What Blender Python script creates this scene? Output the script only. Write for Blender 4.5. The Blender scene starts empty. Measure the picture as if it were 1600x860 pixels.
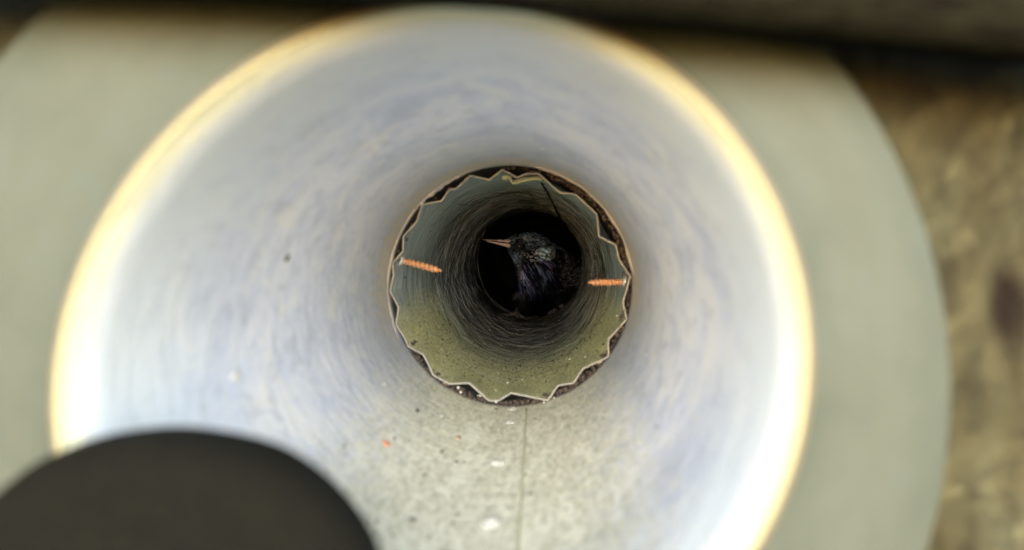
import bpy, math, random
from mathutils import Vector, noise
from mathutils.bvhtree import BVHTree

random.seed(7)
scene = bpy.context.scene
col = scene.collection
R = math.radians

# ------------------------------------------------------------------ camera
F = 1143.0                       # focal length in pixels of the 1600 px wide photo
cam_d = bpy.data.cameras.new("camera")
cam = bpy.data.objects.new("camera", cam_d)
col.objects.link(cam)
cam.location = (0, 0, 0)
cam.rotation_euler = (R(90), 0, 0)
cam_d.sensor_width = 36
cam_d.lens = F / 1600 * 36
cam_d.shift_x = -52 / 1600
cam_d.shift_y = -48 / 1600
cam_d.clip_start = 0.004
cam_d.clip_end = 200
cam_d.dof.use_dof = True
cam_d.dof.focus_distance = 0.45
cam_d.dof.aperture_fstop = (cam_d.lens / 1000) / 0.0026
scene.camera = cam

# ------------------------------------------------------------------ daylight
SUN_EL, SUN_AZ = 13.0, 4.0       # the light enters the pipe from behind and above the camera
world = bpy.data.worlds.new("World")
scene.world = world
world.use_nodes = True
wn = world.node_tree
wn.nodes.clear()
wo = wn.nodes.new("ShaderNodeOutputWorld")
bg = wn.nodes.new("ShaderNodeBackground")
sky = wn.nodes.new("ShaderNodeTexSky")
sky.sky_type = 'NISHITA'
sky.sun_disc = False
sky.sun_elevation = R(SUN_EL)
sky.sun_rotation = R(180 + SUN_AZ)
bg.inputs["Strength"].default_value = 0.15
wn.links.new(sky.outputs[0], bg.inputs[0])
wn.links.new(bg.outputs[0], wo.inputs[0])

sun_d = bpy.data.lights.new("sun", 'SUN')
sun_d.energy = 1.5
sun_d.angle = R(32)
sun_d.color = (1.0, 0.992, 0.98)
sun = bpy.data.objects.new("sun", sun_d)
col.objects.link(sun)
to_sun = Vector((math.sin(R(SUN_AZ)) * math.cos(R(SUN_EL)), -math.cos(R(SUN_AZ)) * math.cos(R(SUN_EL)), math.sin(R(SUN_EL))))
sun.rotation_euler = to_sun.to_track_quat('Z', 'Y').to_euler()

scene.view_settings.view_transform = 'Standard'
scene.view_settings.look = 'None'
scene.view_settings.exposure = 2.12
scene.view_settings.gamma = 1.0
scene.cycles.max_bounces = 16
scene.cycles.diffuse_bounces = 12
scene.cycles.glossy_bounces = 6
scene.cycles.use_denoising = True

# ------------------------------------------------------------------ helpers
OX, OZ, RT = -0.0142, -0.0173, 0.0499      # pipe axis (runs along +Y) and bore radius

def W(px, py, d):
    return Vector(((px - 852) * d / F, d, -(py - 382) * d / F))

def wall_at(px, py, r=RT):
    """point of the bore wall seen at a pixel of the photo"""
    ax, az = (px - 852) / F, -(py - 382) / F
    A = ax * ax + az * az
    B = -2 * (ax * OX + az * OZ)
    Cc = OX * OX + OZ * OZ - r * r
    d = (-B + math.sqrt(B * B - 4 * A * Cc)) / (2 * A)
    return Vector((ax * d, d, az * d))

def mesh_obj(name, verts, faces, mats, parent=None, smooth=True, sharp=None, midx=None):
    me = bpy.data.meshes.new(name)
    me.from_pydata([tuple(v) for v in verts], [], faces)
    for m in (mats if isinstance(mats, (list, tuple)) else [mats]):
        me.materials.append(m)
    if midx:
        me.polygons.foreach_set("material_index", midx)
    if smooth:
        me.polygons.foreach_set("use_smooth", [True] * len(me.polygons))
        if sharp:
            me.set_sharp_from_angle(angle=R(sharp))
    me.validate()
    me.update()
    o = bpy.data.objects.new(name, me)
    col.objects.link(o)
    if parent:
        o.parent = parent
        o.matrix_parent_inverse = parent.matrix_basis.inverted()
    return o

def tag(o, label=None, cat=None, group=None, kind=None):
    if label: o['label'] = label
    if cat: o['category'] = cat
    if group: o['group'] = group
    if kind: o['kind'] = kind
    return o

def empty(name, loc):
    o = bpy.data.objects.new(name, None)
    o.empty_display_size = 0.01
    col.objects.link(o)
    o.location = loc
    return o

class Mat:
    def __init__(self, name, rough=0.6, metal=0.0, spec=0.5):
        self.m = bpy.data.materials.new(name)
        self.m.use_nodes = True
        self.t = self.m.node_tree
        self.b = self.t.nodes["Principled BSDF"]
        self.b.inputs["Roughness"].default_value = rough
        self.b.inputs["Metallic"].default_value = metal
        self.b.inputs["Specular IOR Level"].default_value = spec
    def n(self, kind, **kw):
        x = self.t.nodes.new(kind)
        for k, v in kw.items(): setattr(x, k, v)
        return x
    def l(self, a, b): self.t.links.new(a, b)
    def coords(self, scale=(1, 1, 1)):
        g = self.n("ShaderNodeTexCoord")
        mp = self.n("ShaderNodeMapping")
        mp.inputs["Scale"].default_value = scale
        self.l(g.outputs["Object"], mp.inputs["Vector"])
        return mp.outputs[0]
    def noise(self, scale, detail=4, rough=0.55, vec=None, dist=0.0):
        x = self.n("ShaderNodeTexNoise")
        x.inputs["Scale"].default_value = scale
        x.inputs["Detail"].default_value = detail
        x.inputs["Roughness"].default_value = rough
        x.inputs["Distortion"].default_value = dist
        if vec is not None: self.l(vec, x.inputs["Vector"])
        return x.outputs["Fac"]
    def ramp(self, fac, stops):
        x = self.n("ShaderNodeValToRGB")
        e = x.color_ramp.elements
        while len(e) < len(stops): e.new(0.5)
        for i, (p, c) in enumerate(stops):
            e[i].position = p
            e[i].color = (*c, 1) if not isinstance(c, (int, float)) else (c, c, c, 1)
        self.l(fac, x.inputs[0])
        return x.outputs[0]
    def mix(self, fac, a, b, mode='MIX'):
        x = self.n("ShaderNodeMix", data_type='RGBA', blend_type=mode)
        if isinstance(fac, (int, float)): x.inputs[0].default_value = fac
        else: self.l(fac, x.inputs[0])
        for s, v in ((x.inputs[6], a), (x.inputs[7], b)):
            if isinstance(v, tuple): s.default_value = (*v, 1)
            else: self.l(v, s)
        return x.outputs[2]
    def math(self, op, a, b=0.0, clamp=False):
        x = self.n("ShaderNodeMath", operation=op, use_clamp=clamp)
        for s, v in ((x.inputs[0], a), (x.inputs[1], b)):
            if isinstance(v, (int, float)): s.default_value = v
            else: self.l(v, s)
        return x.outputs[0]
    def maprange(self, v, a, b, c=0.0, d=1.0):
        x = self.n("ShaderNodeMapRange", interpolation_type='SMOOTHSTEP')
        self.l(v, x.inputs[0])
        for i, q in enumerate((a, b, c, d)): x.inputs[i + 1].default_value = q
        return x.outputs[0]
    def xyz(self):
        g = self.n("ShaderNodeTexCoord")
        s = self.n("ShaderNodeSeparateXYZ")
        self.l(g.outputs["Object"], s.inputs[0])
        return s.outputs
    def color(self, c):
        if isinstance(c, tuple): self.b.inputs["Base Color"].default_value = (*c, 1)
        else: self.l(c, self.b.inputs["Base Color"])
        return self
    def bump(self, h, strength=0.3, dist=0.001):
        x = self.n("ShaderNodeBump")
        x.inputs["Strength"].default_value = strength
        x.inputs["Distance"].default_value = dist
        self.l(h, x.inputs["Height"])
        self.l(x.outputs[0], self.b.inputs["Normal"])

# ------------------------------------------------------------------ materials
def m_duct():
    a = Mat("weathered_zinc_duct", 0.55, 0.0, 0.35)
    v = a.coords((34, 26, 34))
    f = a.noise(1.0, 7, 0.68, v, 0.6)
    base = a.ramp(f, [(0.30, (0.50, 0.57, 0.73)), (0.5, (0.67, 0.73, 0.88)), (0.66, (0.84, 0.87, 0.92))])
    v2 = a.coords((75, 75, 75))
    f2 = a.ramp(a.noise(1.0, 3, 0.6, v2, 1.0), [(0.56, 0.0), (0.66, 1.0)])
    base = a.mix(a.math('MULTIPLY', f2, 0.55), base, (0.86, 0.87, 0.84))
    f3 = a.noise(1.0, 5, 0.7, a.coords((150, 95, 150)), 0.4)
    base = a.mix(a.math('MULTIPLY', a.ramp(f3, [(0.52, 0.0), (0.62, 1.0)]), 0.45), base, (0.78, 0.83, 0.87))
    base = a.mix(a.math('MULTIPLY', a.ramp(f3, [(0.38, 1.0), (0.47, 0.0)]), 0.40), base, (0.42, 0.47, 0.56))
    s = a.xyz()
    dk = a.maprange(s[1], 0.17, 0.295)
    base = a.mix(a.math('MULTIPLY', dk, 0.55), base, (0.26, 0.305, 0.36))  # light falloff towards the inner pipe painted into the duct colour
    # brightness of the mouth painted as a pale band, bluish zinc deeper in
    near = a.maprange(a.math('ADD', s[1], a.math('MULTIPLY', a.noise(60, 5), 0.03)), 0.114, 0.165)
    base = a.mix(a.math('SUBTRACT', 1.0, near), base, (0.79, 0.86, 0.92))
    base = a.mix(a.maprange(s[1], 0.1035, 0.0995), base, (0.78, 0.80, 0.60))  # yellow lens fringe of the rim painted at the very mouth
    # settled silt along the floor of the duct
    fl = a.math('ADD', a.math('MULTIPLY', s[2], -1.0), a.math('MULTIPLY', a.noise(45, 4), 0.022))
    floor = a.maprange(fl, 0.050, 0.076)
    silt = a.ramp(a.noise(70, 6, 0.62, None, 0.5), [(0.35, (0.50, 0.50, 0.36)), (0.5, (0.69, 0.68, 0.52)), (0.66, (0.84, 0.82, 0.68))])
    scuff = a.ramp(a.noise(1.0, 4, 0.6, a.coords((140, 45, 140)), 0.8), [(0.52, 0.0), (0.60, 1.0)])
    silt = a.mix(a.math('MULTIPLY', scuff, 0.75), silt, (0.86, 0.86, 0.70))
    damp = a.ramp(a.noise(52, 5, 0.6, None, 0.3), [(0.38, 1.0), (0.48, 0.0)])
    silt = a.mix(a.math('MULTIPLY', damp, 0.45), silt, (0.36, 0.37, 0.25))
    base = a.mix(a.math('MULTIPLY', floor, 0.9), base, silt)
    # dried taupe sealant smear just ahead of the inner pipe, all round but the floor
    w = a.math('ADD', s[1], a.math('MULTIPLY', a.noise(38, 3), 0.05))
    sm = a.math('MULTIPLY', a.maprange(w, 0.296, 0.308), a.maprange(s[2], -0.045, -0.02))
    sm = a.math('MULTIPLY', sm, a.maprange(s[1], 0.303, 0.299))
    base = a.mix(a.math('MULTIPLY', sm, 0.75), base, (0.56, 0.51, 0.45))
    base = a.mix(a.maprange(s[1], 0.300, 0.306), base, (0.10, 0.10, 0.13))  # shade of the gap behind the jagged end painted dark
    a.color(base)
    a.bump(a.noise(1.0, 6, 0.65, a.coords((90, 260, 90)), 0.8), 0.42, 0.0020)
    return a.m

def m_flange():
    a = Mat("grey_green_flange_paint", 0.6, 0, 0.3)
    f = a.noise(22, 5, 0.6)
    s = a.xyz()
    base = a.ramp(f, [(0.3, (0.049, 0.064, 0.052)), (0.55, (0.057, 0.070, 0.056)), (0.75, (0.053, 0.074, 0.067))])
    sp = a.ramp(a.noise(210, 2, 0.5), [(0.68, 0.0), (0.74, 1.0)])
    base = a.mix(a.math('MULTIPLY', sp, 0.35), base, (0.055, 0.056, 0.035))
    a.color(base)
    a.bump(a.noise(120, 5), 0.15, 0.001)
    return a.m

def m_simple(name, c1, c2, scale, rough=0.6, metal=0, spec=0.5, bump=0.2, bd=0.0005, detail=4):
    a = Mat(name, rough, metal, spec)
    a.color(a.ramp(a.noise(scale, detail, 0.6), [(0.35, c1), (0.65, c2)]))
    if bump: a.bump(a.noise(scale * 2.3, 4), bump, bd)
    return a.m

def m_pipe():
    a = Mat("dirty_galvanised_sheet", 0.5, 0.25, 0.4)
    v = a.coords((22, 190, 22))
    f = a.noise(1.0, 6, 0.7, v, 0.5)
    base = a.ramp(f, [(0.32, (0.12, 0.165, 0.20)), (0.48, (0.32, 0.42, 0.50)), (0.66, (0.56, 0.69, 0.78))])
    s = a.xyz()
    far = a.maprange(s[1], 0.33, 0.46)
    dark_streaks = a.ramp(a.noise(1.0, 6, 0.75, a.coords((40, 420, 40)), 1.2), [(0.40, (0.010, 0.014, 0.016)), (0.54, (0.11, 0.135, 0.145)), (0.7, (0.42, 0.48, 0.50))])
    base = a.mix(a.math('MULTIPLY', far, 0.85), base, dark_streaks)
    base = a.mix(a.maprange(a.math('ADD', s[1], a.math('MULTIPLY', a.noise(40, 4), 0.05)), 0.50, 0.69), base, (0.008, 0.009, 0.009))  # fade to black deep in the pipe, light falloff painted in
    fl = a.math('ADD', a.math('MULTIPLY', s[2], -1.0), a.math('MULTIPLY', a.noise(60, 4), 0.022))
    floor = a.maprange(fl, 0.026, 0.052)
    moss = a.ramp(a.noise(110, 6, 0.7, None, 1.0), [(0.32, (0.24, 0.25, 0.10)), (0.46, (0.66, 0.66, 0.30)), (0.60, (0.90, 0.90, 0.58))])
    base = a.mix(a.math('MULTIPLY', a.math('MULTIPLY', floor, a.maprange(s[1], 0.50, 0.36)), 0.9), base, moss)
    a.color(base)
    a.bump(a.noise(1.0, 6, 0.7, a.coords((60, 600, 60)), 0.6), 0.6, 0.0012)
    return a.m

def m_wall():
    a = Mat("rough_olive_render", 0.9, 0, 0.2)
    f = a.noise(1.0, 4, 0.5, a.coords((70, 70, 34)), 0.3)
    base = a.ramp(f, [(0.30, (0.020, 0.014, 0.008)), (0.42, (0.060, 0.054, 0.028)), (0.55, (0.094, 0.088, 0.047)), (0.72, (0.108, 0.112, 0.068))])
    g = a.n("ShaderNodeTexCoord")
    mp = a.n("ShaderNodeMapping", vector_type='TEXTURE')
    c = W(1590, 480, 0.107)
    mp.inputs["Location"].default_value = (c.x, 0.107, c.z)
    mp.inputs["Scale"].default_value = (0.0035, 1.0, 0.0085)
    a.l(g.outputs["Object"], mp.inputs["Vector"])
    ln = a.n("ShaderNodeVectorMath", operation='LENGTH')
    a.l(mp.outputs[0], ln.inputs[0])
    dd = a.math('ADD', ln.outputs["Value"], a.math('MULTIPLY', a.noise(220, 4), 1.2))
    base = a.mix(a.maprange(dd, 1.75, 0.95), base, (0.012, 0.007, 0.004))
    f5 = a.noise(1.0, 6, 0.7, a.coords((190, 190, 120)), 0.2)
    base = a.mix(a.math('MULTIPLY', a.ramp(f5, [(0.40, 1.0), (0.5, 0.0)]), 0.55), base, (0.034, 0.028, 0.016))
    a.color(base)
    a.bump(a.noise(150, 6), 0.8, 0.003)
    return a.m

def m_feather():
    a = Mat("iridescent_black_feather", 0.40, 0.5, 0.25)
    at = a.n("ShaderNodeAttribute", attribute_name="tint")
    a.color(at.outputs["Color"])
    return a.m

def m_water():
    a = Mat("water", 0.02, 0, 0.5)
    a.b.inputs["Transmission Weight"].default_value = 0.7
    a.b.inputs["IOR"].default_value = 1.33
    a.color((0.97, 0.98, 0.97))
    return a.m

MAT = dict(
    duct=m_duct(), flange=m_flange(), pipe=m_pipe(), wall=m_wall(), feather=m_feather(), water=m_water(),
    fringe_yellow=m_simple("lip_yellow_fringe", (0.38, 0.375, 0.21), (0.43, 0.425, 0.26), 90, 0.5),  # yellow lens fringe of the blurred rim, painted onto the lip
    fringe_orange=m_simple("lip_orange_fringe", (0.145, 0.12, 0.08), (0.17, 0.145, 0.10), 90, 0.5),  # outer orange part of the lens fringe, painted on likewise
    cut_edge=m_simple("bare_cut_edge", (0.22, 0.215, 0.18), (0.42, 0.41, 0.37), 260, 0.4, 0.1),
    flap=m_simple("yellowed_flap", (0.26, 0.28, 0.14), (0.40, 0.42, 0.28), 200, 0.5),
    board=m_simple("dark_brown_board", (0.0040, 0.0032, 0.0024), (0.015, 0.0155, 0.009), 35, 0.9, 0, 0.04),
    rubber=m_simple("dark_olive_rubber", (0.0068, 0.0072, 0.0066), (0.0150, 0.0155, 0.0108), 60, 0.8, 0, 0.08, 0.8, 0.002),
    copper=m_simple("orange_copper", (0.42, 0.15, 0.055), (0.68, 0.42, 0.25), 420, 0.42, 0.25, 0.5, 0.2, 0.0002),
    steel=m_simple("pale_steel", (0.45, 0.44, 0.45), (0.7, 0.7, 0.7), 500, 0.35, 0.6),
    black=m_simple("black_gap", (0.004, 0.004, 0.005), (0.008, 0.008, 0.008), 200, 0.9, 0, 0.1),
    far=m_simple("deep_shade_black", (0.006, 0.006, 0.006), (0.02, 0.02, 0.017), 120, 0.85, 0, 0.1),  # near-black colour carries the darkness of the deep pipe
    soil=m_simple("brown_soil", (0.022, 0.017, 0.015), (0.15, 0.12, 0.10), 420, 0.9, 0, 0.2),
    grit=m_simple("pale_grit", (0.5, 0.48, 0.42), (0.75, 0.73, 0.66), 600, 0.6),
    mauve=m_simple("grey_sealant", (0.30, 0.28, 0.30), (0.55, 0.52, 0.54), 260, 0.6),
    rust=m_simple("rust_chip", (0.55, 0.20, 0.08), (0.72, 0.34, 0.18), 700, 0.7),
    speck=m_simple("dark_speck", (0.12, 0.12, 0.09), (0.22, 0.21, 0.17), 700, 0.7),
    lime=m_simple("lime_spot", (0.74, 0.75, 0.72), (0.86, 0.87, 0.82), 300, 0.5),
    fibre_pale=m_simple("pale_fibre", (0.20, 0.21, 0.18), (0.60, 0.61, 0.53), 400, 0.6),
    fibre_slate=m_simple("slate_fibre", (0.18, 0.225, 0.25), (0.66, 0.76, 0.80), 400, 0.6),
    fibre_dark=m_simple("dark_fibre", (0.008, 0.008, 0.006), (0.03, 0.03, 0.022), 400, 0.7),
    skin=m_simple("bird_down", (0.002, 0.002, 0.0025), (0.005, 0.005, 0.006), 500, 0.9, 0, 0.03),
    bill=m_simple("bill_horn", (0.40, 0.30, 0.255), (0.66, 0.55, 0.48), 260, 0.4, 0, 0.5, 0.1, 0.0002),
    bill_dark=m_simple("bill_tip_horn", (0.10, 0.08, 0.08), (0.20, 0.16, 0.15), 300, 0.4),
    bristle=m_simple("bill_base_bristle", (0.02, 0.012, 0.010), (0.06, 0.035, 0.03), 600, 0.6),
    eye=m_simple("eye_black", (0.006, 0.004, 0.003), (0.012, 0.008, 0.006), 300, 0.05, 0, 0.8, 0),
    eyelid=m_simple("eyelid", (0.03, 0.03, 0.035), (0.06, 0.06, 0.07), 300, 0.5),
    foot=m_simple("foot_scale", (0.03, 0.028, 0.03), (0.20, 0.175, 0.185), 420, 0.55),
    claw=m_simple("claw_horn", (0.02, 0.018, 0.018), (0.06, 0.05, 0.05), 420, 0.35),
    tip=m_simple("feather_tip_buff", (0.30, 0.31, 0.31), (0.72, 0.74, 0.74), 500, 0.6, 0, 0.3, 0),
)

# ------------------------------------------------------------------ generic builders
def lathe_y(profile, seg, jitter=None):
    """profile of (radius, y) turned about the pipe axis -> verts, faces"""
    vs, fs = [], []
    for (r, y) in profile:
        for k in range(seg):
            t = 2 * math.pi * k / seg
            rr = r if jitter is None else r * jitter(t, y)
            vs.append((OX + rr * math.cos(t), y, OZ + rr * math.sin(t)))
    for i in range(len(profile) - 1):
        for k in range(seg):
            a, b = i * seg + k, i * seg + (k + 1) % seg
            fs.append((a, b, b + seg, a + seg))
    return vs, fs

def tube(points, radii, n=8, caps=True):
    vs, fs = [], []
    pts = [Vector(p) for p in points]
    N = len(pts)
    up = None
    for i, p in enumerate(pts):
        t = (pts[min(i + 1, N - 1)] - pts[max(i - 1, 0)]).normalized()
        if up is None:
            up = Vector((0, 0, 1)) if abs(t.z) < 0.9 else Vector((1, 0, 0))
        s = t.cross(up).normalized()
        up = s.cross(t).normalized()
        r = radii[i] if isinstance(radii, (list, tuple)) else radii
        for k in range(n):
            a = 2 * math.pi * k / n
            vs.append(p + (s * math.cos(a) + up * math.sin(a)) * r)
    for i in range(N - 1):
        for k in range(n):
            a, b = i * n + k, i * n + (k + 1) % n
            fs.append((a, b, b + n, a + n))
    if caps:
        fs.append(tuple(range(n))[::-1])
        fs.append(tuple((N - 1) * n + k for k in range(n)))
    return vs, fs

def merge(parts):
    vs, fs, mi = [], [], []
    for p in parts:
        v, f = p[0], p[1]
        o = len(vs)
        vs += list(v)
        fs += [tuple(i + o for i in q) for q in f]
        mi += [p[2] if len(p) > 2 else 0] * len(f)
    return vs, fs, mi

def blob(c, r, n=1, rough=0.25, squash=(1, 1, 1), seed=0):
    """small uneven lump"""
    import bmesh
    bm = bmesh.new()
    bmesh.ops.create_icosphere(bm, subdivisions=n, radius=1)
    vs = []
    for v in bm.verts:
        k = 1 + rough * noise.noise(v.co * 1.7 + Vector((seed * 3.1, seed, 7)))
        vs.append(Vector(c) + Vector((v.co.x * squash[0], v.co.y * squash[1], v.co.z * squash[2])) * r * k)
    fs = [tuple(v.index for v in f.verts) for f in bm.faces]
    bm.free()
    return vs, fs

# ------------------------------------------------------------------ mouth shape (slightly out of round)
def oval(t):
    return 0.983 - .017 * math.cos(t) - .0017 * math.sin(t) + .0129 * math.cos(2 * t) - .0337 * math.sin(2 * t) - .0026 * math.cos(3 * t) + .0094 * math.sin(3 * t)
YM = 0.098
def jit(t, y):
    w = max(0.0, min(1.0, (0.17 - y) / 0.07))
    w = w * w * (3 - 2 * w)
    base = 1 + (oval(-t) - 1) * w
    fl = max(0.0, min(1.0, (0.1080 - y) / 0.0095))  # bell flare added so the rim catches light and seems to glow
    base -= 0.0014 / RT * w * (1 - fl ** 2.4)
    dent = 0.006 * noise.noise(Vector((math.cos(t) * 1.6, math.sin(t) * 1.6, y * 14)))
    return base + dent * min(1, max(0, (y - 0.1) / 0.05))

# ------------------------------------------------------------------ wall behind the flange
def build_wall():
    cut = 0.066
    vs, fs = [], []
    seg, rings = 180, 46
    cx, cz = OX, OZ
    for i in range(rings + 1):
        for k in range(seg):
            t = 2 * math.pi * k / seg
            c, s = math.cos(t), math.sin(t)
            rect = min(0.36 / max(abs(c), 1e-6), 0.30 / max(abs(s), 1e-6))
            q = i / rings
            r = cut + (rect - cut) * q ** 1.5
            p = Vector((cx + r * c, 0.1075, cz + r * s))
            h = noise.fractal(p * 60, 0.9, 2.1, 5) * 0.0022 + noise.noise(p * 20) * 0.0012
            p.y += -h * 0.9 + 0.002
            vs.append(p)
    for i in range(rings):
        for k in range(seg):
            a, b = i * seg + k, i * seg + (k + 1) % seg
            fs.append((a, b, b + seg, a + seg))
    o = mesh_obj("rough_wall", vs, fs, MAT['wall'])
    tag(o, "rough olive-brown wall behind the grey-green flange", "wall")
    # dark oval patch near the right edge is in the wall colour alone
    return o
build_wall()
# ------------------------------------------------------------------ outer duct
duct = empty("vent_duct", (OX, YM, OZ))
tag(duct, "pale bluish-grey round vent duct with lens-fringe-coloured lip and wide grey-green flange", "duct")

ys = [YM + 0.0002 + 0.0133 * i / 26 for i in range(26)] + [YM + 0.0135 + (0.43 - YM - .0135) * (i / 90) ** 1.15 for i in range(91)]
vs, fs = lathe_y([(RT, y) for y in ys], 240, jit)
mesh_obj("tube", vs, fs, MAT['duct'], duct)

lipj = lambda t, y: 1 + (oval(-t) - 1) * 1.0
def lip_ring(name, prof, mat):
    vs, fs = [], []
    seg = 240
    for (dr, y) in prof:
        for k in range(seg):
            t = 2 * math.pi * k / seg
            r = RT * lipj(t, y) + dr
            vs.append((OX + r * math.cos(t), y, OZ + r * math.sin(t)))
    n = len(prof)
    for i in range(n):
        j = (i + 1) % n
        for k in range(seg):
            k2 = (k + 1) % seg
            fs.append((i * seg + k, i * seg + k2, j * seg + k2, j * seg + k))
    return mesh_obj(name, vs, fs, mat, duct, True, 50)
lip_ring("lip", [(0.0003, YM + .0018), (0.0002, YM + .0003), (0.0003, YM + .0001), (0.0006, YM), (0.0009, YM + .0003), (0.0009, YM + .0018)], MAT['fringe_yellow'])
lip_ring("lip_edge", [(0.0010, YM + .0018), (0.0010, YM + .0004), (0.0014, YM + .0004), (0.0019, YM + .0009), (0.0019, YM + .0018)], MAT['fringe_orange'])

# flange plate: its outer edge is slightly off centre
def flange():
    seg = 240
    cx, cz, ro = (652 - 852) / F * 0.1, -(612 - 382) / F * 0.1, 0.0725
    def pt(k, q, y, extra=0.0):
        t = 2 * math.pi * k / seg
        ri = RT * lipj(t, 0) + 0.0014
        a = Vector((OX + ri * math.cos(t), 0, OZ + ri * math.sin(t)))
        b = Vector((cx + (ro + extra) * math.cos(t), 0, cz + (ro + extra) * math.sin(t)))
        p = a.lerp(b, q)
        p.y = y
        return p
    vs, fs = [], []
    prof = [(0, YM + .0034, 0)] + [(q / 10, YM + .0016 + 0.0006 * math.sin(q * 0.6), 0) for q in range(0, 11)] + \
           [(1, YM + .0022, .0005), (1, YM + .0030, .0008), (1, YM + .0060, .0008), (0.9, YM + .0062, 0)]
    for (q, y, e) in prof:
        for k in range(seg):
            p = pt(k, q, y, e)
            if 0 < q < 1: p.y += 0.0005 * noise.noise(p * 60)
            vs.append(p)
    for i in range(len(prof) - 1):
        for k in range(seg):
            k2 = (k + 1) % seg
            fs.append((i * seg + k, i * seg + k2, (i + 1) * seg + k2, (i + 1) * seg + k))
    mesh_obj("flange", vs, fs, MAT['flange'], duct, True, 40)
flange()

# raised mould line along the floor of the duct
pts = []
for i in range(40):
    y = 0.125 + (0.296 - 0.125) * i / 39
    ex = 0.175 - 0.045 * i / 39 + 0.004 * noise.noise(Vector((y * 60, 0, 0)))
    t = -math.acos(ex)
    r = RT * jit(t, y) + 0.0002
    pts.append((OX + r * math.cos(t), y, OZ + r * math.sin(t)))
v, f = tube(pts, 0.0005, 8)
mesh_obj("seam_ridge", v, f, m_simple("olive_seam", (0.40, 0.41, 0.27), (0.55, 0.55, 0.40), 300, 0.7), duct)

# lime spots, dark specks and a rust chip lying on the duct wall
def on_wall(px, py, off=0.0, r=RT):
    p = wall_at(px, py, r)
    n = Vector((OX - p.x, 0, OZ - p.z)).normalized()
    return p + n * off, n
def flat_lump(p, n, r, h, asp=1.0, seed=0, sub=2):
    v, f = blob((0, 0, 0), 1.0, sub, 0.45, (1, 1, 1), seed)
    yv = Vector((0, 1, 0))
    s = yv.cross(n).normalized()
    return [p + s * (q.x * r) + yv * (q.y * r * asp) + n * (q.z * h) for q in v], f

sp = []
for i, (x, y, r, a) in enumerate([(370, 588, .0013, 2.6), (1110, 383, .0016, 2.0), (1085, 362, .0010, 1.5), (1108, 738, .0010, 1.0),
                               (1072, 705, .0009, 1.0), (848, 233, .0010, 3.0), (600, 600, .0008, 3.5),
                               (560, 520, .0008, 4.5), (1010, 555, .0008, 5.0), (1150, 560, .0008, 2.0), (850, 740, .0010, 1.2),
                               (690, 650, .0007, 3), (900, 700, .0008, 1.8), (1000, 690, .0008, 2.0), (540, 585, .0009, 4)]):
    p, n = on_wall(x, y)
    sp.append(flat_lump(p, n, r * .8, 0.00006, a, i))
o = mesh_obj("lime_spots", *merge(sp)[:2], MAT['lime'], duct)
tag(o, kind="stuff")
sp = []
for i, (x, y, r, a) in enumerate([(448, 404, .0010, 1.5), (713, 722, .0007, 1.8), (725, 723, .0005, 1.8), (645, 812, .0008, 1.8), (1186, 672, .0010, 1.0),
                               (690, 706, .0006, 3.0), (829, 772, .0006, 1.2), (821, 742, .0005, 1.2), (652, 642, .0008, 3.0), (775, 640, .0011, 1.4)]):
    p, n = on_wall(x, y)
    sp.append(flat_lump(p, n, r, 0.0003, a, i + 40))
rs = random.Random(5)
for i in range(46):
    x, y = rs.uniform(480, 1130), rs.uniform(640, 850)
    p, n = on_wall(x, y)
    if p.y > 0.29: continue
    sp.append(flat_lump(p, n, rs.uniform(.0002, .0005), 0.0002, rs.uniform(1, 2.5), i + 80, 1))
o = mesh_obj("dirt_specks", *merge(sp)[:2], MAT['speck'], duct)
tag(o, kind="stuff")
p, n = on_wall(604, 693)
v, f = flat_lump(p, n, 0.0013, 0.0005, 1.3, 9, 2)
tag(mesh_obj("rust_flake", v, f, MAT['rust']), "small orange rust flake on the lower left of the pale duct floor", "flake")
for (x, y, s, lab) in ((716, 684, .0011, "faint reddish rust flake just below the jagged pipe end, left of the drops"),
                       (836, 656, .0010, "tiny reddish-brown flake beside the duct seam below the jagged pipe end")):
    p, n = on_wall(x, y)
    v, f = flat_lump(p, n, s, 0.0003, 2.0, int(x), 2)
    tag(mesh_obj("rust_flake", v, f, m_simple("faded_rust", (0.42, 0.30, 0.20), (0.52, 0.38, 0.27), 700, 0.7)), lab, "flake")

# water drops along the floor
def drop(px, py, r, label):
    p, n = on_wall(px, py, -0.0002)
    yv = Vector((0, 1, 0)); s = yv.cross(n).normalized()
    vs, fs = [], []
    rings, seg = 9, 28
    for i in range(rings):
        a = math.pi / 2 * i / (rings - 1)
        for k in range(seg):
            t = 2 * math.pi * k / seg
            rr = r * math.cos(a) ** 0.8 if i < rings - 1 else 1e-6
            wob = 1 + 0.05 * math.sin(2 * t + px)
            vs.append(p + s * (rr * wob * math.cos(t)) + yv * (rr * math.sin(t) * 1.15) + n * (r * 0.62 * math.sin(a)))
    for i in range(rings - 1):
        for k in range(seg):
            k2 = (k + 1) % seg
            fs.append((i * seg + k, i * seg + k2, (i + 1) * seg + k2, (i + 1) * seg + k))
    fs.append(tuple(range(seg))[::-1])
    o = mesh_obj("water_drop", vs, fs, MAT['water'])
    tag(o, label, "water drop", "water drops on the duct floor")
drop(766, 818, .0027, "largest water drop, nearest the mouth of the duct floor")
drop(777, 724, .0023, "second largest water drop, midway along the duct floor")
drop(797, 661, .0020, "third water drop, just in front of the one by the jagged pipe end")
drop(800, 640, .0020, "farthest water drop, tucked right below the jagged pipe end")

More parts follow.
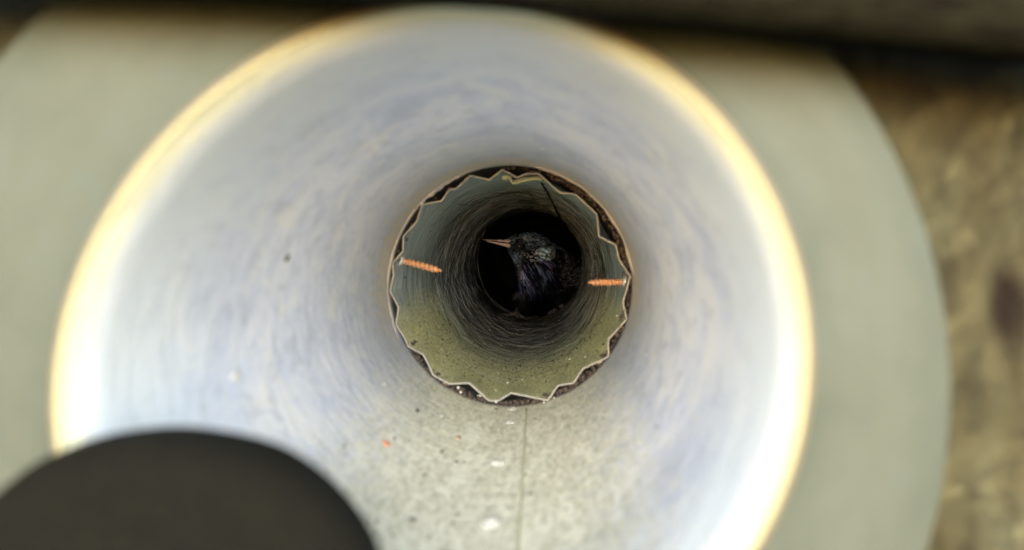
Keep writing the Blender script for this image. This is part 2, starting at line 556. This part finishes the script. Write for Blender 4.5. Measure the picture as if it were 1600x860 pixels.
# ------------------------------------------------------------------ inner sheet-metal pipe
pipe = empty("crimped_pipe", (OX, 0.30, OZ))
tag(pipe, "dirty galvanised pipe with jagged crimped end, pushed into the pale duct", "pipe")
JAG = [(785, 266), (808.5, 278), (823, 272), (841, 271.8), (875, 301.4), (899, 304), (932.5, 335.4), (936, 370), (962, 383), (967, 406),
       (985, 432), (973, 472), (979, 499), (950, 531), (951, 558), (911, 576), (896, 598.4), (871.7, 602.5), (856, 625.6), (798.6, 614),
       (779, 626), (764, 626), (733, 598.4), (702.5, 600), (677, 586), (669, 568), (661.5, 554), (638, 541.5), (633, 529), (618, 507),
       (623, 480), (609.5, 455), (615, 430), (612, 411), (630, 393), (630.5, 370), (652, 346), (658.4, 319), (689.8, 314.5), (703, 296),
       (712.5, 296), (735, 275), (765, 281.4)]
Y0 = 0.300
RI = 0.0478
poly = []
for (x, y) in JAG:
    p = W(x, y, Y0)
    v = Vector((p.x - OX, p.z - OZ))
    r = min(v.length, 0.0494)
    poly.append((math.atan2(v.y, v.x), r, v.normalized() * r))
SUB = 8
ring = []
for i in range(len(poly)):
    a, b = poly[i][2], poly[(i + 1) % len(poly)][2]
    for k in range(SUB):
        ring.append(a.lerp(b, k / SUB))
N = len(ring)
vs, fs = [], []
YS = [0, .001, .003, .006, .010, .015, .020, .027, .036] + [.036 + .0085 * i for i in range(1, 66)]
for dy in YS:
    w = min(1, dy / 0.034)
    w = w * w * (3 - 2 * w)
    for q in ring:
        c = q.normalized() * RI
        pz = q.lerp(c, w)
        pz = pz * (1 + 0.006 * noise.noise(Vector((pz.x * 60, pz.y * 60, dy * 16))))
        vs.append((OX + pz.x, Y0 + dy, OZ + pz.y))
for i in range(len(YS) - 1):
    for k in range(N):
        a, b = i * N + k, i * N + (k + 1) % N
        fs.append((a, b, b + N, a + N))
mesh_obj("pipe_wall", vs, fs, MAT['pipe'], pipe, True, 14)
YE = Y0 + .036 + .0085 * 39

# rolled bright edge following the jagged end
def closed_tube(pts, r, n=8, y_in=0.0):
    vs, fs = [], []
    M = len(pts)
    for i in range(M):
        p = pts[i]
        t = (pts[(i + 1) % M] - pts[i - 1]).normalized()
        s = Vector((t.z, 0, -t.x)).normalized()
        for k in range(n):
            a = 2 * math.pi * k / n
            vs.append(p + s * math.cos(a) * r + Vector((0, 1, 0)) * math.sin(a) * r * 1.4)
    for i in range(M):
        j = (i + 1) % M
        for k in range(n):
            k2 = (k + 1) % n
            fs.append((i * n + k, i * n + k2, j * n + k2, j * n + k))
    return vs, fs
ep = [Vector((OX + q.x, Y0 - 0.0001 + 0.0006 * noise.noise(Vector((q.x * 90, q.y * 90, 2))), OZ + q.y)) for q in ring]
v, f = closed_tube(ep, 0.00046)
mesh_obj("cut_edge", v, f, MAT['cut_edge'], pipe, True)

# overlapping seam flap folded inside the top
fl = [(787, 279), (790, 275.5), (796, 276), (798, 281), (801, 287), (812, 284.5), (825, 281), (838, 280), (846, 281)]
vs, fs = [], []
for dy in (0.0, 0.004, 0.012, 0.024):
    for (x, y) in fl:
        p = W(x, y, Y0 - 0.001); c = Vector((p.x - OX, p.z - OZ)); c2 = c.normalized() * (RI - 0.0004)
        q = c.lerp(c2, min(1, dy / 0.024))
        vs.append((OX + q.x, Y0 - 0.001 + dy, OZ + q.y))
n = len(fl)
for i in range(3):
    for k in range(n - 1):
        a = i * n + k
        fs.append((a, a + 1, a + 1 + n, a + n))
mesh_obj("seam_flap", vs, fs, MAT['pipe'], pipe)
v, f = tube([W(x, y, Y0 - 0.0012) for x, y in fl], 0.00048, 8)
v2, f2 = tube([W(x, y - 3.5 + (x > 815) * 1, Y0 - 0.0008) for x, y in fl[4:]], 0.0003, 8)
v3, f3 = blob(W(790, 278, Y0 - 0.001), 0.0012, 2, 0.3, (1.3, 1, 0.9), 4)
mesh_obj("flap_edge", *merge([(v, f), (v2, f2), (v3, f3)])[:2], MAT['flap'], pipe)

# open lap seam running inwards along the roof of the pipe
def seam(a, b, r0, r1, mat, name, n=24, lift=0.0003):
    pts, rad = [], []
    pa, pb = wall_at(*a, RI), wall_at(*b, RI)
    for i in range(n):
        q = i / (n - 1)
        x, y = a[0] + (b[0] - a[0]) * q, a[1] + (b[1] - a[1]) * q
        x += 2.2 * math.sin(q * 3.1)
        p, nn = on_wall(x, y, lift, RI)
        pts.append(p); rad.append(r0 + (r1 - r0) * q)
    v, f = tube(pts, rad, 6)
    return mesh_obj(name, v, f, mat, pipe)
seam((847, 286), (878, 347), 0.0006, 0.0014, MAT['black'], "seam_gap")
seam((824, 298), (842, 324), 0.0003, 0.0006, MAT['fibre_dark'], "seam_crease")

# brushed-in fibres, twigs and lint lining the pipe
parts = []
rs = random.Random(11)
for i in range(4200):
    y = 0.345 + (YE - 0.345) * rs.random() ** 1.0
    t0 = rs.uniform(0, 2 * math.pi)
    bottom = math.sin(t0) < -0.3
    if y < 0.40 and rs.random() < 0.75: continue
    span = rs.uniform(0.04, 0.42) * (1 if rs.random() < 0.8 else 1.8)
    slope = rs.gauss(0, 0.017)
    lift = rs.uniform(0.0, 0.0009)
    r = rs.uniform(0.00003, 0.00010)
    if rs.random() < (y - .44) / .24: continue
    m = 0 if rs.random() < (0.60 if bottom else 0.55) else 1
    if m: r *= 1.2
    elif not bottom: m = 2
    pts = []
    k = 5
    for j in range(k):
        q = j / (k - 1)
        t = t0 + span * q
        rr = RI - 0.0003 - lift * math.sin(q * 3.1) - r
        pts.append((OX + rr * math.cos(t), y + slope * q + 0.0008 * math.sin(q * 5 + i), OZ + rr * math.sin(t)))
    v, f = tube(pts, r, 3, False)
    parts.append((v, f, m))
v, f, mi = merge(parts)
o = mesh_obj("lint_fibres", v, f, [MAT['fibre_pale'], MAT['fibre_dark'], MAT['fibre_slate']], pipe, True, None, mi)
tag(o, kind="stuff")
# loose crumbs on the lower half
parts = []
for i in range(800):
    y = 0.315 + (0.62 - 0.315) * rs.random()
    t = -math.pi / 2 + rs.gauss(0, 0.75)
    rr = RI * 0.992
    p = Vector((OX + rr * math.cos(t), y, OZ + rr * math.sin(t)))
    n_ = Vector((-math.cos(t), 0, -math.sin(t)))
    v, f = flat_lump(p, n_, rs.uniform(.00015, .0006), rs.uniform(.0001, .0004), rs.uniform(.6, 1.8), i, 1)
    parts.append((v, f, 0 if rs.random() < 0.18 else 1))
v, f, mi = merge(parts)
o = mesh_obj("crumbs", v, f, [MAT['grit'], MAT['fibre_dark']], pipe, False, None, mi)
tag(o, kind="stuff")

# inner turned edge at the far end of the pipe, where the bird stands
pts = [(OX + (RI - .0004) * math.cos(t), YE - .006 + 0.0015 * noise.noise(Vector((t * 3, 0, 0))), OZ + (RI - .0004) * math.sin(t)) for t in [R(-152 + 124 * k / 50) for k in range(51)]]
v, f = tube(pts, [0.0013 * min(1, min(k, 50 - k) / 8 + .1) * (1 + .3 * noise.noise(Vector((k * .4, 3, 0)))) for k in range(51)], 8)
mesh_obj("floor_ridge", v, f, MAT['pipe'], pipe)
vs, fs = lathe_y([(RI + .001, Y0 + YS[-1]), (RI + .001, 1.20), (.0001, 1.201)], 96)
mesh_obj("shade_black_tail", vs, fs, MAT['far'], pipe)  # end of the pipe, its darkness put into the material

# screws poking through the wall into the bore
def screw(base, tip, label):
    b, t = Vector(base), Vector(tip)
    L = (t - b).length
    ax = (t - b).normalized()
    u = ax.cross(Vector((0, 1, 0))).normalized()
    w = ax.cross(u).normalized()
    turns, seg, R0 = 9, 20, 0.00165
    vs, fs = [], []
    steps = turns * 8
    for i in range(steps + 1):
        q = i / steps
        body = 1.0 if q < 0.80 else max(0.12, 1 - ((q - 0.80) / 0.20) ** 1.3 * 0.88)
        for k in range(seg):
            a = 2 * math.pi * k / seg
            ph = (q * turns - k / seg) % 1.0
            saw = 1 - abs(2 * ph - 1)
            r = R0 * (0.72 + 0.36 * saw ** 1.4) * body
            vs.append(b + ax * (L * q) + (u * math.cos(a) + w * math.sin(a)) * r)
    for i in range(steps):
        for k in range(seg):
            k2 = (k + 1) % seg
            fs.append((i * seg + k, i * seg + k2, (i + 1) * seg + k2, (i + 1) * seg + k))
    fs.append(tuple(steps * seg + k for k in range(seg)))
    s = mesh_obj("screw", vs, fs, MAT['copper'], pipe)
    s['label'] = label
    v, f = tube([b - ax * 0.0012, b - ax * 0.0002, b + ax * 0.0007, b + ax * 0.0013], [0.0028, 0.0027, 0.0023, 0.0012], 16)
    v = [p + (u * noise.noise(p * 900) + w * noise.noise(p * 700)) * 0.0005 for p in v]
    mesh_obj("burr", v, f, MAT['steel'], s)
YSC = 0.312
def on_ring(px, py, d, r):
    p = W(px, py, d)
    v = Vector((p.x - OX, p.z - OZ)).normalized() * r
    return Vector((OX + v.x, d, OZ + v.y))
screw(on_ring(632, 408, YSC, RI + .0004), W(691, 424, YSC + .004), "orange threaded screw tip on the left side of the pipe, tilted down")
screw(on_ring(978, 441, YSC, RI + .0004), W(918, 441.5, YSC + .004), "orange threaded screw tip on the right side of the pipe, level")

# ------------------------------------------------------------------ soil and sealant packed in the gap round the jagged end
parts = []
rs = random.Random(3)
for i in range(900):
    t = rs.uniform(0, 2 * math.pi)
    deg = math.degrees(t) % 360            # 0 right, 90 up, 270 down
    if 95 < deg < 118 or 70 < deg < 95: 
        if rs.random() < 0.8: continue     # open dark gap at the top
    if 95 < deg < 205 and rs.random() < 0.93: continue
    r = RT - rs.uniform(0.0000, 0.0018)
    y = Y0 + rs.uniform(0.004, 0.014)
    if 215 < deg < 340: y = Y0 + rs.uniform(0.002, 0.009)
    p = (OX + r * math.cos(t), y, OZ + r * math.sin(t))
    v, f = blob(p, rs.uniform(0.0005, 0.0013), 1, 0.7, (1, 1, 1), i)
    m = 0
    if 215 < deg < 345 and rs.random() < 0.025: m = 1
    parts.append((v, f, m))
v, f, mi = merge(parts)
o = mesh_obj("packed_soil", v, f, [MAT['soil'], MAT['grit']], None, True, None, mi)
tag(o, "crumbly brown soil packed in the gap around the jagged pipe end", "soil", None, "stuff")
# small white grains stuck on the lower rim
for i, (x, y, s) in enumerate([(716, 606, .0006), (720, 613, .0005), (733, 611, .0005), (775, 628, .0006), (793, 625, .0004), (850, 629, .0005), (866, 622, .0004)]):
    pass
parts = [blob(W(x, y, 0.2985), s, 2, 0.3, (1, 1, 1), i) for i, (x, y, s) in enumerate([(716, 606, .0006), (720, 613, .0005), (775, 628, .0006), (850, 629, .0004), (866, 622, .0004)])]
o = mesh_obj("white_grains", *merge([(a, b) for a, b in parts])[:2], MAT['grit'])
tag(o, "tiny white grains clinging below the jagged pipe end", "grit", None, "stuff")

def bead(a0, a1, y, r0, mat, seed, n=70, name="sealant_bead"):
    pts, rad = [], []
    for i in range(n):
        q = i / (n - 1)
        t = R(a0 + (a1 - a0) * q)
        w = 0.75 + 0.6 * noise.noise(Vector((q * 7, seed, 0)))
        e = min(1, min(q, 1 - q) * 7 + 0.15)
        rr = r0 * w * e
        R_ = RT + 0.0003
        pts.append((OX + R_ * math.cos(t), y + 0.0016 * noise.noise(Vector((q * 9, 5, seed))), OZ + R_ * math.sin(t)))
        rad.append(rr)
    v, f = tube(pts, rad, 10)
    return mesh_obj(name, v, f, mat, duct)
taupe = m_simple("taupe_sealant", (0.36, 0.33, 0.29), (0.52, 0.48, 0.43), 120, 0.7, 0, 0.3, 0.3, 0.001)
bead(5, 84, 0.2975, 0.0015, taupe, 1)
bead(100, 205, 0.2975, 0.0013, taupe, 2)
bead(112, 140, 0.2975, 0.0018, MAT['mauve'], 3, 50)
bead(118, 129, 0.2965, 0.0012, MAT['mauve'], 8, 20)
bead(140, 215, 0.297, 0.0008, MAT['mauve'], 4)

# ------------------------------------------------------------------ board above
def board():
    edge = [(-400, -60), (0, -48), (300, -38), (600, -26), (850, -10), (1100, 17), (1300, 38), (1600, 70), (2000, 112)]
    prof = [(0.0, 0.086), (-0.0012, 0.0845), (-0.0004, 0.0825), (0.0012, 0.0812), (0.004, 0.0805), (0.03, 0.079), (0.06, 0.079), (0.06, 0.0955), (0.001, 0.0955)]
    vs, fs = [], []
    for (x, y) in edge:
        p = W(x, y, 0.085)
        for (dz, yy) in prof:
            vs.append((p.x, yy + 0.0004 * noise.noise(Vector((p.x * 90, dz * 90, 1))), p.z + dz))
    n = len(prof)
    for i in range(len(edge) - 1):
        for k in range(n):
            k2 = (k + 1) % n
            fs.append((i * n + k, i * n + k2, (i + 1) * n + k2, (i + 1) * n + k))
    o = mesh_obj("overhanging_board", vs, fs, MAT['board'], None, True, 50)
    tag(o, "dark brown board sloping across the top, just above the duct mouth", "board")
board()

# ------------------------------------------------------------------ dark round cap at lower left
def cap():
    out = [(-60, 830), (0, 768), (50, 728), (100, 704), (170, 686), (250, 680), (330, 689), (400, 706), (450, 730), (500, 768), (540, 812), (572, 862),
           (590, 920), (595, 990), (580, 1080), (540, 1160), (470, 1225), (380, 1265), (270, 1280), (150, 1262), (40, 1210), (-50, 1120), (-95, 1010), (-95, 910)]
    D = 0.088
    P = [W(x, y, D) for x, y in out]
    # smooth closed outline (Catmull-Rom)
    S = []
    M = len(P)
    for i in range(M):
        p0, p1, p2, p3 = P[i - 1], P[i], P[(i + 1) % M], P[(i + 2) % M]
        for k in range(6):
            t = k / 6
            S.append(0.5 * ((2 * p1) + (p2 - p0) * t + (2 * p0 - 5 * p1 + 4 * p2 - p3) * t * t + (3 * p1 - p0 - 3 * p2 + p3) * t ** 3))
    c = sum(S, Vector()) / len(S)
    prof = [(0.90, 0.006), (0.985, 0.0055), (1.0, 0.004), (1.0, 0.0), (0.985, -0.0018), (0.95, -0.003), (0.88, -0.0036), (0.6, -0.0044), (0.3, -0.005), (0.02, -0.0052)]
    vs, fs = [], []
    m = len(S)
    for (s, dy) in prof:
        for q in S:
            p = c + (q - c) * s
            vs.append((p.x, D + dy, p.z))
    for i in range(len(prof) - 1):
        for k in range(m):
            k2 = (k + 1) % m
            fs.append((i * m + k, i * m + k2, (i + 1) * m + k2, (i + 1) * m + k))
    fs.append(tuple(range(m)))
    fs.append(tuple((len(prof) - 1) * m + k for k in range(m))[::-1])
    o = mesh_obj("round_cap", vs, fs, MAT['rubber'], None, True, 50)
    tag(o, "dark olive round cap, blurred, covering the lower left of the duct mouth", "cap")
cap()

# ------------------------------------------------------------------ starling
bird = empty("starling", W(842, 498, 0.64))
tag(bird, "glossy black speckled starling looking left inside the pipe, long bill pointing left", "bird")

def capsule(a, b, ra, rb, n=7):
    res = []
    for i in range(n):
        q = i / (n - 1)
        res.append((a.lerp(b, q), ra + (rb - ra) * q))
    return res
mm = 0.001
S = []
def P3(x, y, d): return W(x, y, d)
HEAD = P3(829, 392, .611)
S += [(HEAD, 15.3 * mm), (P3(822, 390, .609), 13.6 * mm), (P3(813, 386, .608), 10.5 * mm), (P3(804, 382, .607), 6.8 * mm), (P3(836, 397, .613), 16.3 * mm)]
S += [(P3(804, 387.5, .6065), 5.2 * mm)]
S += capsule(P3(808, 391, .606), P3(826, 408, .608), 5.5 * mm, 12.0 * mm)
S += capsule(P3(838, 399, .614), P3(848, 422, .628), 16.0 * mm, 18.0 * mm)
S += capsule(P3(829, 410, .610), P3(840, 438, .624), 11.5 * mm, 15.0 * mm)
S += capsule(P3(848, 422, .630), P3(862, 446, .665), 18.5 * mm, 24.0 * mm)
S += capsule(P3(858, 448, .660), P3(864, 446, .72), 25.0 * mm, 23.0 * mm)
S += capsule(P3(864, 446, .72), P3(866, 440, .77), 23.0 * mm, 11.0 * mm)
S += capsule(P3(852, 408, .628), P3(872, 424, .655), 16.5 * mm, 19.0 * mm)
S += capsule(P3(866, 412, .640), P3(882, 436, .69), 15.0 * mm, 18.0 * mm)
S += capsule(P3(834, 462, .646), P3(864, 466, .655), 13.5 * mm, 16.5 * mm)
S += capsule(P3(826, 466, .655), P3(822, 480, .658), 7 * mm, 3.4 * mm)
S += capsule(P3(866, 470, .655), P3(870, 482, .655), 7 * mm, 3.4 * mm)
import bmesh
bm = bmesh.new()
from mathutils import Matrix
for (c, r) in S:
    bmesh.ops.create_icosphere(bm, subdivisions=3, radius=r, matrix=Matrix.Translation(c))
me = bpy.data.meshes.new("tmp"); bm.to_mesh(me); bm.free()
tmp = bpy.data.objects.new("tmp", me); col.objects.link(tmp)
md = tmp.modifiers.new("r", 'REMESH'); md.mode = 'VOXEL'; md.voxel_size = 0.0011
ms = tmp.modifiers.new("s", 'SMOOTH'); ms.iterations = 8; ms.factor = 0.6
dg = bpy.context.evaluated_depsgraph_get()
ev = tmp.evaluated_get(dg)
bme = bpy.data.meshes.new_from_object(ev)
bpy.data.objects.remove(tmp)
bvs = [v.co.copy() for v in bme.vertices]
bfs = [tuple(p.vertices) for p in bme.polygons]
body = mesh_obj("body", bvs, bfs, MAT['skin'], bird)
bvh = BVHTree.FromPolygons(bvs, bfs)
def surf(px, py):
    d = W(px, py, 1.0).normalized()
    return bvh.ray_cast(Vector((0, 0, 0)), d)[:2]

# bill
def lathe_path(A, B, prof, n=16, squash=1.0, droop=0.0):
    ax = (B - A).normalized()
    sd = ax.cross(Vector((0, 0, 1))).normalized()
    up = sd.cross(ax).normalized()
    L = (B - A).length
    vs, fs = [], []
    for (q, r) in prof:
        c = A + ax * (L * q) + up * (-droop * q * q)
        for k in range(n):
            a = 2 * math.pi * k / n
            vs.append(c + sd * (math.cos(a) * r * squash) + up * (math.sin(a) * r))
    for i in range(len(prof) - 1):
        for k in range(n):
            k2 = (k + 1) % n
            fs.append((i * n + k, i * n + k2, (i + 1) * n + k2, (i + 1) * n + k))
    fs.append(tuple(range(n))[::-1]); fs.append(tuple((len(prof) - 1) * n + k for k in range(n)))
    return vs, fs
TIP = P3(753, 374.5, .600)
prof_u = [(0, 2.1 * mm), (.25, 1.35 * mm), (.5, .85 * mm), (.75, .65 * mm), (.92, .45 * mm), (1, .12 * mm)]
prof_l = [(0, 2.9 * mm), (.25, 1.7 * mm), (.5, .95 * mm), (.75, .6 * mm), (.92, .4 * mm), (1, .1 * mm)]
v, f = lathe_path(P3(802, 378, .604), TIP, prof_u, 18, 1.1)
mi = [0] * len(f)
o = mesh_obj("upper_bill", v, f, [MAT['bill_dark'], MAT['bill']], bird, True, None, [0 if (fc[0] // 18) >= 2 else 1 for fc in f])
v, f = lathe_path(P3(806, 386.5, .604), P3(757, 376.2, .600), prof_l, 18, 1.1)
mesh_obj("lower_bill", v, f, [MAT['bill_dark'], MAT['bill']], bird, True, None, [0 if (fc[0] // 18) >= 4 else 1 for fc in f])
v, f = tube([P3(799, 380.5, .6005), P3(785, 378.6, .5995), P3(768, 376.2, .599)], [.0003, .00025, .0001], 6)
mesh_obj("gape_line", v, f, MAT['bristle'], bird)
v, f = blob(P3(786, 375.2, .6015), .0007, 2, 0.2, (1.8, 1, .7), 2)
mesh_obj("nostril", v, f, MAT['bristle'], bird)

# eye
ep_, en_ = surf(811, 385)
v, f = blob(ep_ + Vector((0, 0.0009, 0)), 0.0023, 3, 0.0)
e = mesh_obj("eye", v, f, MAT['eye'], bird)
u = en_.cross(Vector((0, 0, 1))).normalized(); w_ = u.cross(en_)
rp = [ep_ + en_ * 0.0003 + (u * math.cos(a) + w_ * math.sin(a)) * 0.0025 for a in [2 * math.pi * k / 24 for k in range(25)]]
v, f = tube(rp, 0.00035, 6, False)
mesh_obj("eyelid", v, f, MAT['eyelid'], e)

# plumage: every feather a small keeled blade laid along the body
BILL = P3(797, 380, .606)
TAIL = P3(864, 452, .80)
tris = []
area = []
for fc in bfs:
    idx = [(fc[0], fc[i], fc[i + 1]) for i in range(1, len(fc) - 1)]
    for t in idx:
        a, b, c = (bvs[i] for i in t)
        if (a.y + b.y + c.y) / 3 > 0.72: continue
        tris.append((a, b, c)); area.append((b - a).cross(c - a).length / 2)
import bisect, itertools
cum = list(itertools.accumulate(area))
rs = random.Random(21)
fv, ff, fm, ft = [], [], [], []
def feather(p, n, d, L, Wd, lift, tint, spot=0.0, spot_w=0.6):
    s = n.cross(d).normalized()
    up = n
    o = len(fv)
    def pt(q, w, h): return p + d * (L * q) + s * (Wd * w) + up * (h + L * q * lift)
    fv.extend([pt(0, 0, 0), pt(.35, -.5, .0001), pt(.35, 0, .00035), pt(.35, .5, .0001), pt(.75, -.42, 0), pt(.75, 0, .0003), pt(.75, .42, 0), pt(1, 0, -.0001)])
    for q in ((0, 1, 2), (0, 2, 3), (1, 4, 5, 2), (2, 5, 6, 3), (4, 7, 5), (5, 7, 6)):
        ff.append(tuple(o + i for i in q)); fm.append(0); ft.append(tint)
    if spot > 0:
        o = len(fv)
        q0, q1 = 1 - spot, 1.02
        fv.extend([pt(q0, 0, .0005), pt((q0 + q1) / 2, -.5 * spot_w, .00045), pt(q1, 0, .0004), pt((q0 + q1) / 2, .5 * spot_w, .00045)])
        ff.append((o, o + 1, o + 2, o + 3)); fm.append(1); ft.append((.6, .55, .45))
def lerp3(a, b, q): return tuple(a[i] + (b[i] - a[i]) * q for i in range(3))
for i in range(26000):
    t = bisect.bisect(cum, rs.random() * cum[-1])
    a, b, c = tris[min(t, len(tris) - 1)]
    u, v = rs.random(), rs.random()
    if u + v > 1: u, v = 1 - u, 1 - v
    p = a + (b - a) * u + (c - a) * v
    n = (b - a).cross(c - a).normalized()
    if n.y > 0.45: continue
    px, py = p.x / p.y * F + 852, -p.z / p.y * F + 382
    d = (p - BILL)
    dist = d.length
    if dist < 0.0035: continue
    d = d.normalized() * (1.0 if dist < .04 else .5) + (TAIL - p).normalized() * (0.15 if dist < .04 else 0.8)
    if (p - ep_).length < 0.0030: continue
    if py > 398 and px < 860 and dist < 0.08:
        d += Vector((0.0, 0, -1.0)) * min(1, (py - 398) / 30) * 1.1
    d += Vector((rs.gauss(0, .13), rs.gauss(0, .13), rs.gauss(0, .13)))
    d = (d - n * d.dot(n))
    if d.length < 1e-4: continue
    d.normalize()
    if dist < 0.0095 and rs.random() < 0.6: d = -d
    rv = rs.random()
    shade = 0.2 + 2.8 * rv ** 3
    if py < 373 + max(0, px - 835) * 0.5 or dist < .016 or (dist < .030 and py < 386):       # crown, lores
        tint = lerp3((.018, .024, .036), (.10, .15, .21), rs.random())
        sp_ = 0.30 if rs.random() < 0.07 else 0
        feather(p, n, d, rs.uniform(.0022, .0036), rs.uniform(.0004, .0007), .10, tuple(x * shade for x in tint), sp_, .7)
    elif py > 404 + max(0, 835 - px) * .3 and px < 866 and p.y < 0.650:      # throat hackles; purple sheen and the shade below put into the tint
        k = max(0.0, min(1.0, (454 - py) / 26)) * max(0.0, min(1.0, (864 - px) / 14))
        bright = 1.5 if rs.random() < 0.20 else 0.05
        tint = lerp3((.17, .20, .30), (.17, .16, .36), rs.random())
        feather(p, n, d, rs.uniform(.007, .015), rs.uniform(.0004, .0007), rs.uniform(.05, .16), tuple(x * bright * (.03 + k) * rs.uniform(.6, 1.5) for x in tint), 0)
    elif px > 864 or p.y > .64:                                        # mantle, flanks
        tint = (.003, .0035, .004)
        spk = rs.random() < (0.20 if px > 862 and py < 445 else .03)
        feather(p, n, d, rs.uniform(.005, .008), rs.uniform(.0014, .0022), .12, tuple(x * shade for x in tint), .15 if spk else 0, .38)
    else:                                                              # cheek and nape
        k = max(math.exp(-(((px - 847) / 9) ** 2 + ((py - 396) / 15) ** 2)), .7 * math.exp(-(((px - 836) / 12) ** 2 + ((py - 380) / 6) ** 2)))  # teal highlight on crown and cheek painted into the feather tint
        tint = lerp3((.022, .028, .036), (.50, .80, 1.0), k * rs.uniform(.4, 1.2))
        ear = math.exp(-(((px - 828) / 12) ** 2 + ((py - 398) / 9) ** 2))
        sp_ = .34 if rs.random() < (.08 + .42 * ear + (.25 if px > 858 else 0)) else 0
        if ear > .45: tint = tuple(x * .35 for x in tint)
        feather(p, n, d, rs.uniform(.0030, .0048), rs.uniform(.0006, .0010), .11, tuple(x * shade for x in tint), sp_, .75)
o = mesh_obj("feathers", fv, ff, [MAT['feather'], MAT['tip']], bird, False, None, fm)
att = o.data.attributes.new("tint", 'FLOAT_COLOR', 'FACE')
att.data.foreach_set("color", [x for t in ft for x in (*t, 1.0)])
o['kind'] = "stuff"

# folded wing on the bird's left side
wv, wf, wm, wt = fv, ff, fm, ft
fv, ff, fm, ft = [], [], [], []
wc = P3(893, 436, .668)
for row in range(9):
    for k in range(11):
        q = k / 10
        th = R(-75 + 150 * q)
        base = wc + Vector((0.0100 * math.cos(th * .8), -0.012 + row * 0.010, 0.024 * math.sin(th)))
        base = base + Vector((rs.gauss(0, .0006), rs.gauss(0, .0012), rs.gauss(0, .0006)))
        rr = Vector((base.x - OX, 0, base.z - OZ))
        if rr.length > RI - .0015:
            rr = rr.normalized() * (RI - .0015); base.x, base.z = OX + rr.x, OZ + rr.z
        n = Vector((math.cos(th * .8), -.55, .9 * math.sin(th))).normalized()
        d = Vector((.12, 1, -.45)); d = (d - n * d.dot(n)).normalized()
        feather(base, n, d, rs.uniform(.011, .015), rs.uniform(.0055, .0070), .10, (.003, .004, .004), .09, .16)
v = blob(wc + Vector((-.002, .02, 0)), .012, 4, 0.1, (.75, 3.0, 1.9), 3)
vv = []
for p in v[0]:
    rr = Vector((p.x - OX, 0, p.z - OZ))
    if rr.length > RI - .002: rr = rr.normalized() * (RI - .002)
    vv.append(Vector((OX + rr.x, p.y, OZ + rr.z)))
wing = mesh_obj("wing", vv, v[1], MAT['skin'], bird)
o = mesh_obj("wing_feathers", fv, ff, [MAT['feather'], MAT['tip']], wing, False, None, fm)
att = o.data.attributes.new("tint", 'FLOAT_COLOR', 'FACE')
att.data.foreach_set("color", [x for t in ft for x in (*t, 1.0)])
o['kind'] = "stuff"
# tail
fv, ff, fm, ft = [], [], [], []
for k in range(8):
    feather(P3(864, 446, .765) + Vector(((k - 3.5) * .003, 0, .0005 * k)), Vector((0, 0, 1)), Vector(((k - 3.5) * .02, 1, -.25)).normalized(), .06, .010, 0, (.02, .02, .02), .05, .2)
o = mesh_obj("tail", fv, ff, [MAT['feather'], MAT['tip']], bird, False, None, fm)
att = o.data.attributes.new("tint", 'FLOAT_COLOR', 'FACE')
att.data.foreach_set("color", [x for t in ft for x in (*t, 1.0)])

# legs: shank, toes gripping the turned edge, claws
def leg(knee, ankle, toes, label=None):
    parts = []
    pts = [knee.lerp(ankle, q / 10) for q in range(11)]
    v, f = tube(pts, [.0022 + .0004 * math.sin(q * 2.6) for q in range(11)], 12)
    parts.append((v, f, 0))
    cl = []
    for t in toes:
        pr = [ankle] + t
        dense = []
        for i in range(len(pr) - 1):
            for k in range(5): dense.append(pr[i].lerp(pr[i + 1], k / 5))
        dense.append(pr[-1])
        m = len(dense)
        rad = [.0017 - .0006 * (i / m) + .0003 * (1 if i % 5 == 0 else 0) for i in range(m)]
        v, f = tube(dense, rad, 10); parts.append((v, f, 0))
        e = (dense[-1] - dense[-2]).normalized()
        c0 = dense[-1]
        c = [c0, c0 + e * .0022, c0 + e * .0038 + Vector((0, -.0004, -.0014)), c0 + e * .0044 + Vector((0, -.0006, -.0034))]
        cl.append(tube(c, [.0010, .0008, .0005, .0001], 8))
    v, f, mi = merge(parts)
    L = mesh_obj("leg", v, f, MAT['foot'], bird)
    for v, f in cl:
        mesh_obj("claw", v, f, MAT['claw'], L)
def fp(px, py, d, up=.0018):
    """point just above the pipe floor"""
    p = W(px, py, d)
    v = Vector((p.x - OX, p.z - OZ))
    v = v.normalized() * min(v.length, RI - up)
    return Vector((OX + v.x, d, OZ + v.y))
leg(P3(871, 471, .641), fp(874, 489, .650, .004),
    [[fp(868, 497, .640), fp(863, 502, .632)], [fp(876, 499, .640), fp(877, 503, .630)], [fp(884, 494, .642), fp(891, 493, .634)], [fp(878, 490, .660)]])
leg(P3(816, 472, .655), fp(808, 488, .652, .004),
    [[fp(801, 490, .644), fp(796, 490, .637)], [fp(806, 497, .642), fp(808, 500, .635)], [fp(812, 497, .642), fp(817, 499, .636)], [fp(806, 489, .662)]])
bpy.context.view_layer.update()
